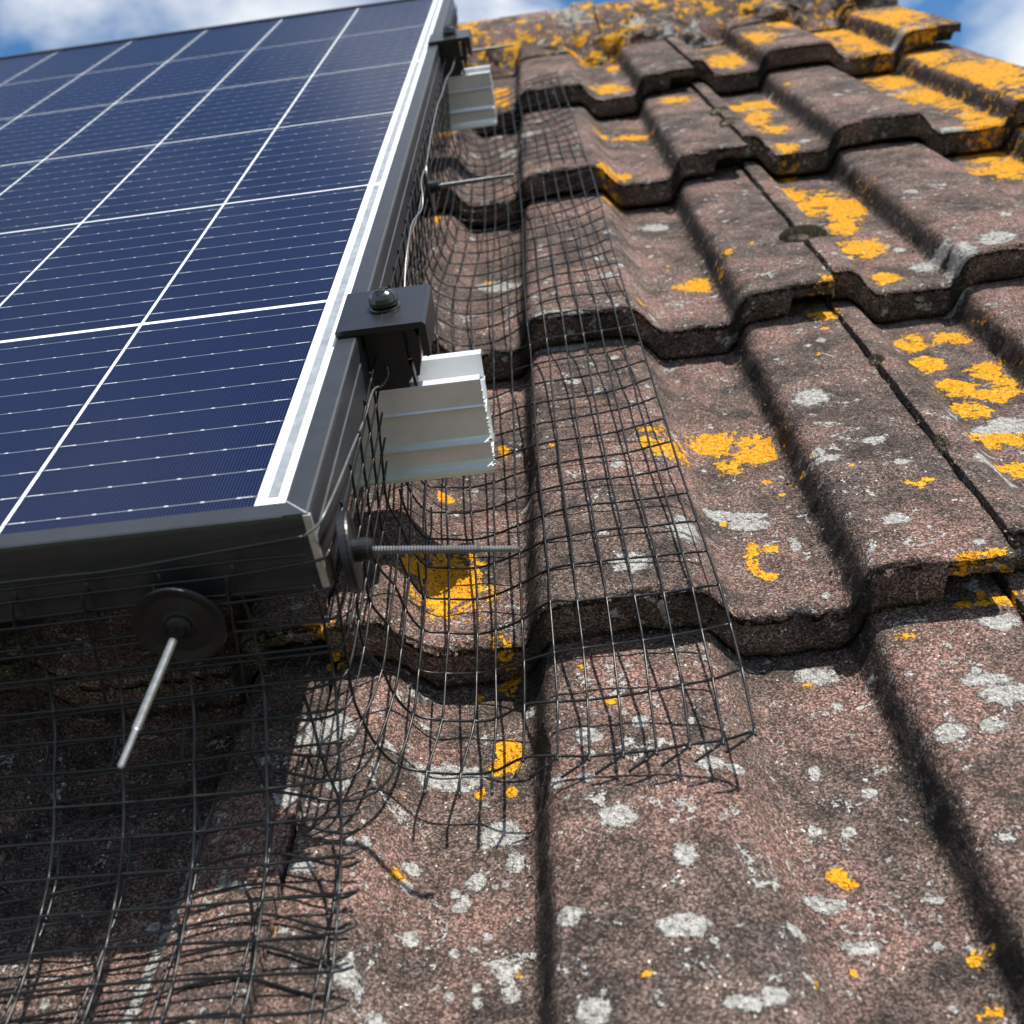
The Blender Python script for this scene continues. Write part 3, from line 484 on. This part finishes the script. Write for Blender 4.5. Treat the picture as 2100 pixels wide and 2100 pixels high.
# frame bars
def barprof(s=1):                               # outer side at 0, glass side negative
    return [(-.0095,-.0002),(-.0095,.0006),(-.0088,.0011),(-.0013,.0011),(-.0004,.0008),(0,-.0004),(0,-.0078),(-.0004,-.0081),(-.0004,-.0090),(.0003,-.0094),(.0003,-.0290),(-.0002,-.0300),(-.0250,-.0300),(-.0250,-.0284),(-.0017,-.0284),(-.0017,-.0062),(-.0090,-.0062),(-.0090,-.0056),(-.0017,-.0056),(-.0017,-.0002)]
pf=barprof()
g=B(); g.prism([(PX1+a,z) for a,z in pf],PY0+.0006,PY1-.0006,'y'); 
partr('frame_bar',g.me('frame_bar',M_FRAME),panel)
g=B(); g.prism([(PX0-a,z) for a,z in pf][::-1],PY0+.0006,PY1-.0006,'y'); partr('frame_bar',g.me('frame_bar',M_FRAME),panel)
lip=[(-.0095,-.0002),(-.0095,.0005),(-.0088,.0010),(-.0013,.0010),(-.0004,.0007),(0,-.0005),(0,-.0292),(-.0002,-.0298),(-.0240,-.0298),(-.0240,-.0286),(-.0017,-.0286),(-.0017,-.0058),(-.0017,-.0002)]
g=B(); g.prism([(PY0-a,z) for a,z in lip][::-1],PX0+.0022,PX1-.0022,'x'); partr('frame_bar',g.me('frame_bar',M_FRAME),panel)
g=B(); g.prism([(PY1+a,z) for a,z in lip],PX0+.0022,PX1-.0022,'x'); partr('frame_bar',g.me('frame_bar',M_FRAME),panel)
# raw cut end of the side bar seen at the near corner
g=B(); g.box(PX1-.00205,PX1+.0005,PY0-.0003,PY0+.0014,-.0296,.0006); partr('cut_edge',g.me('cut_edge',M_RAW),panel)
g=B(); g.add([(PX1-.0095,PY0+.0095,.00125),(PX1-.0092,PY0+.0098,.00125),(PX1-.0006,PY0+.0008,.00125),(PX1-.0010,PY0+.0004,.00125)],[(0,3,2,1)]); partr('mitre_line',g.me('mitre_line',M_RAW),panel)

# ================================================================ rails
def rail(y0,xe,label):
    y1=y0+.0309; t=thing('mounting_rail',(xe,y0,-.08),label,'rail','aluminium mounting rails under the panel')
    b=B(); x0=-1.72; zt=-.0305; zb=-.0785; w=.0021
    R=[(y0,y0+w,-.0440,zt-.0016),(y1-w,y1,-.0440,zt-.0016),(y0-.0006,y0+.0046,zt-.0016,zt),(y1-.0046,y1+.0006,zt-.0016,zt)]
    F=[(y0+.0009,-.0440),(y0,-.0447),(y0+.0016,-.0452),(y0+.0034,-.0460),(y0+.0034,-.0618),(y0+.0028,-.0630),(y0+.0002,-.0640),(y0+.0026,-.0649),(y0+.0032,-.0662),(y0+.0032,-.0745),(y0+.0024,-.0762),(y0-.0004,-.0770),(y0-.0010,-.0785),(y0-.0010,-.0802),(y0+.0026,-.0802),(y0+.0026,-.0785),(y0+.0052,-.0785),(y0+.0052,-.0440)]
    b.prism([(q,z) for q,z in F],x0,xe)
    b.prism([(2*y0+.0309-q,z) for q,z in F][::-1],x0,xe)
    b.prism([(y0+.0009,-.0440),(y0+.0026,-.0440),(y0+.0022,zt-.0016),(y0,zt-.0016)],x0,xe)
    b.prism([(y1-.0026,-.0440),(y1-.0009,-.0440),(y1,zt-.0016),(y1-.0022,zt-.0016)],x0,xe)
    b.box(x0,xe,y0-.0006,y0+.0046,zt-.0016,zt); b.box(x0,xe,y1-.0046,y1+.0006,zt-.0016,zt)
    b.box(x0,xe,y0+.0052,y1-.0052,-.0560,-.0538); b.box(x0,xe,y0+.0052,y1-.0052,-.0800,-.0780)
    partr('extrusion',b.me('extrusion',M_RAIL),t)
    e=B(); xx=xe; u=.00035
    e.prism([(q,z) for q,z in F],xx,xx+u); e.prism([(y0+.0009,-.0440),(y0+.0026,-.0440),(y0+.0022,zt-.0016),(y0,zt-.0016)],xx,xx+u); e.box(xx,xx+u,y0-.0006,y0+.0046,zt-.0016,zt)
    e.prism([(2*y0+.0309-q,z) for q,z in F][::-1],xx,xx+u); e.box(xx,xx+u,y1-.0046,y1+.0006,zt-.0016,zt)
    rg=random.Random(int(y0*1e4))
    for k in range(26):                         # burrs left by the saw
        z=rg.uniform(-.079,-.034); e.box(xx+u,xx+u+rg.uniform(.0003,.0012),y0+rg.uniform(0,.0018),y0+.0024,z,z+rg.uniform(.0003,.0012))
    partr('sawn_end',e.me('sawn_end',M_RAW),t); return t
rail(.1401,.0702,'silver aluminium rail end nearest the viewer, sticking out below the near black clamp')
rail(.7935,.0655,'silver aluminium rail end farther up the slope, below the far black clamp')
# ================================================================ end clamps
def clamp(y0,label,h=.0435):
    t=thing('end_clamp',(.0320,y0+.0215,.001),label,'clamp','black end clamps holding the panel frame')
    x0,x1=.0120,.0517; b=B(); zt=.0042; zb=.0013
    pl=[(x0,zb+.0004),(x0+.0004,zb),(x1-.0032,zb),(x1-.0030,-.0105),(x1-.0014,-.0125),(x1,-.0120),(x1+.0001,zt-.0014),(x1-.0012,zt),(x0+.0006,zt),(x0,zt-.0006)]
    b.prism(pl,y0,y0+h,'y'); partr('top_plate',b.me('top_plate',M_BLACK),t)
    b=B(); b.prism([(.0222,zb-.0001),(.0222,-.0304),(.0385,-.0304),(.0385,-.0275),(.0400,-.0262),(.0400,zb-.0001)],y0+.0085,y0+h-.004,'y')
    b.prism([(.0425,zb-.0001),(.0422,-.0130),(.0432,-.0215),(.0428,-.0235),(.0444,-.0235),(.0466,-.0150),(.0470,-.0050),(.0450,zb-.0001)],y0+.0050,y0+h-.006,'y')
    b.box(.0400,.0426,y0+.012,y0+h-.010,-.018,-.014); b.prism([(.0406,-.0304),(.0400,-.0200),(.0412,-.0200),(.0420,-.0304)],y0+.009,y0+.016,'y')
    partr('bracket',b.me('bracket',M_BLACK),t)
    s=B(); c=(.0322,y0+.0220,zt)
    s.lathe([(.0070,0),(.0072,.0004),(.0070,.0009),(.0064,.0011)],c,n=40); s.lathe([(.0050,.0010),(.0064,.0017),(.0068,.0026),(.0067,.0038),(.0060,.0056),(.0047,.0071),(.0030,.0080),(.0012,.0084)],c,n=40)
    sc=partr('screw',s.me('screw',M_SCREW,False),t)
    k=B()
    for a in (.5,.5+math.pi/2):
        ca,sa=math.cos(a),math.sin(a); w,l=.0007,.0030
        k.prism([(c[0]+x*ca-y*sa,c[1]+x*sa+y*ca) for x,y in ((-l,-w),(l,-w),(l,w),(-l,w))],c[2]+.0070,c[2]+.00850,'z')
    me=k.me('screw_recess',M_DECK); me.transform(Matrix.Translation(-ORI[t.name])); part('screw_recess',me,sc)
    k=B(); k.box(.0318,.03205,y0+.0002,y0+.0148,zt,zt+.0001); partr('scribed_line',k.me('scribed_line',M_DECK),t)
    return t
clamp(.1312,'near black end clamp with big cross head screw over the near rail')
clamp(.7865,'far black end clamp and screw over the far rail, near the roof ridge',.041)

# ================================================================ mesh fasteners: nylon disc, collar and threaded rod
def fastener(P,axis,label,L,mt,tilt=(0,0),turn=0.,rs=1.):
    t=thing('mesh_fastener',P,label,'fastener','disc fasteners pinning the wire mesh'); 
    b=B(); b.lathe([(.0035,-.0012),(.0120,-.0009),(.0158,-.0002),(.0163,.0006),(.0160,.0014),(.0150,.0013),(.0120,.0004),(.0060,.0006),(.0050,.0010)],(0,0,0),axis,44); TM=Matrix.Rotation(turn,4,'Z')@Matrix.Scale(rs,4)
    if turn: b.lathe([(.0150,-.0028),(.0163,-.0026),(.0163,.0002),(.0150,.0004)],(0,0,0),axis,44)
    dm=b.me('disc',M_PLAST,False); dm.transform(TM); part('disc',dm,t)
    b=B(); b.lathe([(.0042,.0008),(.0042,.0060),(.0036,.0066),(.0036,.0078)] if axis=='x' else [(.0046,.0006),(.0044,.0018),(.0030,.0026),(.0026,.0040)],(0,0,0),axis,20); part('collar',b.me('collar',M_PLAST),t)
    b=B(); n=int(L/.00052); pts=[];R=[]
    for i in range(n):
        h=.0070+i*.00052; p=(h,tilt[0]*h,tilt[1]*h) if axis=='x' else (tilt[0]*h,-h,tilt[1]*h); pts.append(p); R.append((.00158 if i%2 else .00126) if i<n*.72 else (.00120 if i%2 else .00098)); 
    R[-1]=.0006; b.tube(pts,R,10); part('threaded_rod',b.me('threaded_rod',mt),t); return t
fastener((.0305,-.0015,-.0205),'x','large black disc with long grey threaded rod pointing right at the panel corner',.0515,M_RODD,(-.085,-.060),rad(7),.87)
fastener((-.0305,-.0165,-.0330),'-y','black disc in shade with bright rod pointing down to the viewer',.0510,M_ROD,(-.115,-.150))
fastener((.0320,.415,-.0215),'x','black disc fastener with thin rod halfway between the two rails',.0510,M_RODD,(-.30,.10))
fastener((.0320,.905,-.030),'x','far disc fastener whose rod shows beyond the far rail',.0510,M_RODD,(-.3,.05))

# ================================================================ wire mesh, corner piece (wraps round the panel corner)
def wire_pts(nodes,r,sub,knots=True):
    """smooth path through the welded nodes, slightly thicker at each weld"""
    nodes=np.array(nodes,float); P=[];R=[]
    C=catmull(nodes,sub) if len(nodes)>2 else nodes
    if not knots: return C,[r]*len(C)
    for i in range(len(C)):
        if len(nodes)>2 and i%sub==0 and 0<i<len(C)-1:
            a=C[i]+(C[i-1]-C[i])*min(.3,.0009/np.linalg.norm(C[i-1]-C[i])); b=C[i]+(C[i+1]-C[i])*min(.3,.0009/np.linalg.norm(C[i+1]-C[i]))
            P+= [a,C[i],b]; R+=[r,r*1.6,r]
        else: P.append(C[i]); R.append(r)
    return np.array(P),R
def add_wire(name,nodes,parent,r=.00058,sub=4,knots=True,m=M_WIRE,lab=None,n=6):
    P,R=wire_pts(nodes,r,sub,knots); b=B(); b.tube(P,R,n); o=partr(name,b.me(name,m,True),parent)
    if lab: o['label']=lab
    return o
A0=[(.0258,-.012,-.0128),(.0250,-.012,-.0254),(.0238,-.012,-.0382),(.0225,-.012,-.0514),(.0212,-.012,-.0641),(.0203,-.012,-.0773),(.0210,-.012,-.0900),(.0235,-.012,-.1034),(.0292,-.012,-.1149),(.0402,-.0125,-.1195),(.0531,-.014,-.1209),(.0658,-.0155,-.1202),(.0784,-.017,-.1186),(.0917,-.0185,-.1167),(.1035,-.0205,-.1142),(.1160,-.0212,-.1118),(.1282,-.0225,-.1093),(.1405,-.0235,-.1072),(.1524,-.0245,-.1051),(.1636,-.0264,-.1000)]
NR=44
GA=np.zeros((20,NR,3)); wr=random.Random(11)
for j in range(NR):
    far=j*.0254
    for k,(x,y,z) in enumerate(A0):
        yy=y*(1 if j<1 else .6)+(-.004 if j>0 else 0)+far
        if j==0: yy=y
        xx=x-(.024*(far/.95)**1.2)*max(0,(k-6)/13)+ (.004*math.sin(far*9+1)+.002*math.sin(far*23))*(1 if 5<k<11 else .25)*(j>0)
        zz=z+(.0025*math.sin(far*13+.6)+.0015*math.sin(far*31))*min(1,k/6)*min(1,j/3)
        if k>=8: zz=max(zz,tile_z(xx,yy)+.0028,tile_z(xx,yy+.006)+.0015,tile_z(xx,yy-.006)+.0015)
        if k>=12: zz=max(zz,-.112+.0006*(k-12))
        GA[k,j]=(xx,yy,zz)
for it in range(3):                              # stiff wire cannot follow every step
    Z=GA[:,:,2].copy(); S=Z.copy(); S[:,1:-1]=(Z[:,:-2]+2*Z[:,1:-1]+Z[:,2:])/4; S[9:-1,:]=(S[8:-2,:]+2*S[9:-1,:]+S[10:,:])/4; 
    GA[8:,2:,2]=np.maximum(S,Z-.001)[8:,2:]
for k in range(20):
    for j in range(NR): GA[k,j]+=np.array([wr.uniform(-1,1),wr.uniform(-1,1),wr.uniform(-1,1)])*.00025
fA={1:[(.0150,-.0142,-.0150),(-.0100,-.0142,-.0168)],2:[(.012,-.0148,-.0268),(-.012,-.0152,-.0272)],3:[(.009,-.0152,-.0392),(-.013,-.0160,-.0392)],4:[(.006,-.0165,-.0520),(-.014,-.0178,-.0512)],
 5:[(.0050,-.0190,-.0660),(-.0150,-.0196,-.0635)],6:[(.0060,-.0215,-.0785),(-.0150,-.0215,-.0750)],7:[(.0085,-.0300,-.0885),(-.0145,-.0330,-.0800)],8:[(.0108,-.0345,-.0965),(-.0130,-.0350,-.0870)],9:[(.0132,-.0395,-.1020),(-.0120,-.0385,-.0945)],
 10:[(.0140,-.0495,-.1075),(-.0110,-.0450,-.1030)],11:[(.0145,-.0618,-.1100),(-.0110,-.0550,-.1075)],12:[(.0145,-.0742,-.1105),(-.0110,-.0665,-.1095)],13:[(.0140,-.0862,-.1105),(-.0115,-.0780,-.1100)],14:[(.0132,-.0980,-.1105),(-.0120,-.0895,-.1102)]}
for k in range(15,21): a,b=fA[14]; q=k-14; fA[k]=[(a[0]-.0005*q,a[1]-.0118*q,a[2]),(b[0]-.0008*q,b[1]-.0120*q,b[2])]
NC=14
def frontA(k,i):
    a,b=fA[k]
    if i==0: p=list(a)
    elif i==1: p=list(b)
    else:
        sl=.0002 if k<5 else min(.0030,.0004*(k-3)); p=[b[0]-.0252*(i-1),b[1]-sl*(i-1),b[2]-.0002*(i-1)]
    if k>=9: p[2]=max(p[2],-.1105)
    return tuple(p)
gA=thing('wire_mesh_guard',(.0258,-.012,-.02),'black wire mesh skirt along the panel side, curved over tiles and wrapped round the corner','wire mesh','bird guard mesh sheets round the panel')
RAILS=[(.134,.177),(.787,.831)]; CL=[(.139,.176),(.795,.828)]
def split(nodes,gaps):
    out_=[];cur=[]
    for p in nodes:
        inside=any(a<p[1]<b for a,b in gaps)
        if inside:
            if cur:
                g_=[g for g in gaps if g[0]<p[1]<g[1]][0]; q=list(cur[-1]); 
                if q[1]<g_[0]-.003: cur.append((p[0],g_[0]-.001,p[2]))
                out_.append(cur); cur=[]
        else: cur.append(tuple(p))
    if cur: out_.append(cur)
    return [c for c in out_ if len(c)>1]
for n in range(1,21):
    side=[tuple(GA[n-1,j]) for j in range(NR)]
    gaps=CL if n==1 else (RAILS if 2<=n<=6 else [])
    segs=split(side,gaps)
    if n<=9:                                     # bends round the corner on to the front
        f=[frontA(n,i) for i in range(NC)][::-1]; s0=segs[0]
        a=frontA(n,0); c=s0[0]; mid=(c[0]*.62+a[0]*.38+.0012,a[1]*.62+c[1]*.38-.0012,(a[2]+c[2])/2)
        path=f+[mid]+s0; segs[0]=path
    else:                                        # cut here: bare ends
        c=side[0]
        if n<=12: st=[(c[0]+.0002,c[1]-.0125,c[2]+.0012)]
        elif n==13: st=[(c[0]-.0035,c[1]-.0085,c[2]-.0012),(c[0]-.0003,c[1]-.0012,c[2])]
        else: st=[(c[0]-.0112,c[1]-.0055,c[2]-.0040),(c[0]-.0045,c[1]-.0030,c[2]-.0014),(c[0]-.0006,c[1]-.0010,c[2])]
        segs[0]=st+segs[0]
        f=[frontA(n,i) for i in range(NC)][::-1]; a=f[-1]; f.append((a[0]+.0075,a[1]+.0012,a[2]+.0008)); add_wire('long_wire',f,gA)
    for s in segs: add_wire('long_wire',s,gA,n=6)
for j in range(NR):
    y=j*.0254-.012; k0=0
    col=[tuple(GA[k,j]) for k in range(20)]
    if any(a-.004<col[3][1]<b+.004 for a,b in RAILS): col=[(col[6][0],col[6][1],col[6][2]+.005)]+col[6:]
    elif j==0: pass
    else: col=[(col[0][0],col[0][1],col[0][2]+.003)]+col
    add_wire('cross_wire',col,gA)
for i in range(NC):
    col=[frontA(k,i) for k in range(1 if i else 5,21)]
    add_wire('cross_wire',col,gA)
# loose top strand of the corner piece
X=.0272
add_wire('loose_strand',[(-.60,-.0150,-.0130),(-.30,-.0145,-.0110),(-.09,-.0140,-.0096),(-.05,-.0135,-.0100),(-.02,-.0128,-.0082),(.006,-.0122,-.0066),(.0190,-.0122,-.0055)],gA,.00050,4,False)
loose=[(.0190,-.0122,-.0055),(.0240,-.0100,-.0030),(.0262,-.004,-.0015),(X,.0163,-.0036),(X,.0443,-.0077),(X,.0802,-.0132),(X,.1107,-.0158),(.0285,.1265,-.0215),(.0300,.1375,-.0225),(.0302,.1388,-.0185)]
add_wire('loose_strand',loose,gA,.00050,4,False,M_WIREG)
loose=[(.0300,.1775,-.0330),(.0300,.205,-.0280),(.0305,.2341,-.0185),(.031,.2497,-.0119),(.032,.2673,-.0070),(.032,.2921,-.0060),(.0312,.3199,-.0108),(.0325,.350,-.0150),(.0330,.362,-.0110),(.0315,.381,-.0068),(.032,.4218,-.0078),(.032,.4742,-.0052),(.0315,.5697,-.0058),(.032,.6188,-.0082),(.032,.70,-.0120),(.033,.750,-.0165),(.0345,.775,-.0150),(.036,.790,-.0120)]
add_wire('loose_strand',loose,gA,.00058,4,False,M_WIREG)
loose=[(.0275,.178,-.0360),(.0272,.230,-.0290),(.0290,.275,-.0180),(.0270,.31,-.0205),(.0292,.36,-.0190),(.0270,.42,-.0230)]
add_wire('loose_strand',loose,gA,.0005,4,False,M_WIREG)
# a cut cross wire tail under the near rail
add_wire('cut_tail',[(.0330,.1120,-.1080),(.0372,.1220,-.1000),(.0385,.1300,-.0900)],gA,.0005,3,False); add_wire('cut_tail',[(.0335,.0880,-.1130),(.0330,.0920,-.1030),(.0335,.0950,-.0960)],gA,.0005,3,False)

# ================================================================ wire mesh, front piece
gB=thing('wire_mesh_guard',(.018,-.0135,-.012),'second black wire mesh sheet hanging in front of the panel lower edge','wire mesh','bird guard mesh sheets round the panel')
PB=[(-.0135,-.0125),(-.0140,-.0250),(-.0150,-.0372),(-.0178,-.0492),(-.0230,-.0598),(-.0300,-.0682),(-.0392,-.0748),(-.0480,-.0830),(-.0578,-.0900),(-.0688,-.0958),(-.0808,-.0998),(-.0928,-.1030),(-.1050,-.1050),(-.1175,-.1058),(-.1300,-.1062),(-.1427,-.1064),(-.1554,-.1064),(-.1680,-.1064)]
NB=38
def nodeB(m,i):
    y,z=PB[m]; x=.0180-.0254*i; x+= .0012*min(1,m/9)-.0006*max(0,m-12); y+=.0012*math.sin(i*.9+m*.4)*min(1,m/5); y+=.0011*(1 if i==1 else 0)*(-1)**m*.5
    z+=.0006*math.sin(i*.6+1)
    return (x,y,z)
for m in range(len(PB)):
    f=[nodeB(m,i) for i in range(NB)]; a=f[0]
    st=(a[0]-.002,a[1],a[2]) if m<2 else ((a[0]+.0015,a[1]+.0002,a[2]) if m<8 else (a[0]+.0065,a[1]+.0016+.0016*(m%2),a[2]-.0004))
    f=([] if m<2 else [st])+f; add_wire('long_wire',f,gB,sub=3)
for i in range(NB):
    add_wire('cross_wire',[nodeB(m,i) for m in range(1 if i==0 else 0,len(PB))],gB,sub=3)
bpy.context.view_layer.update()
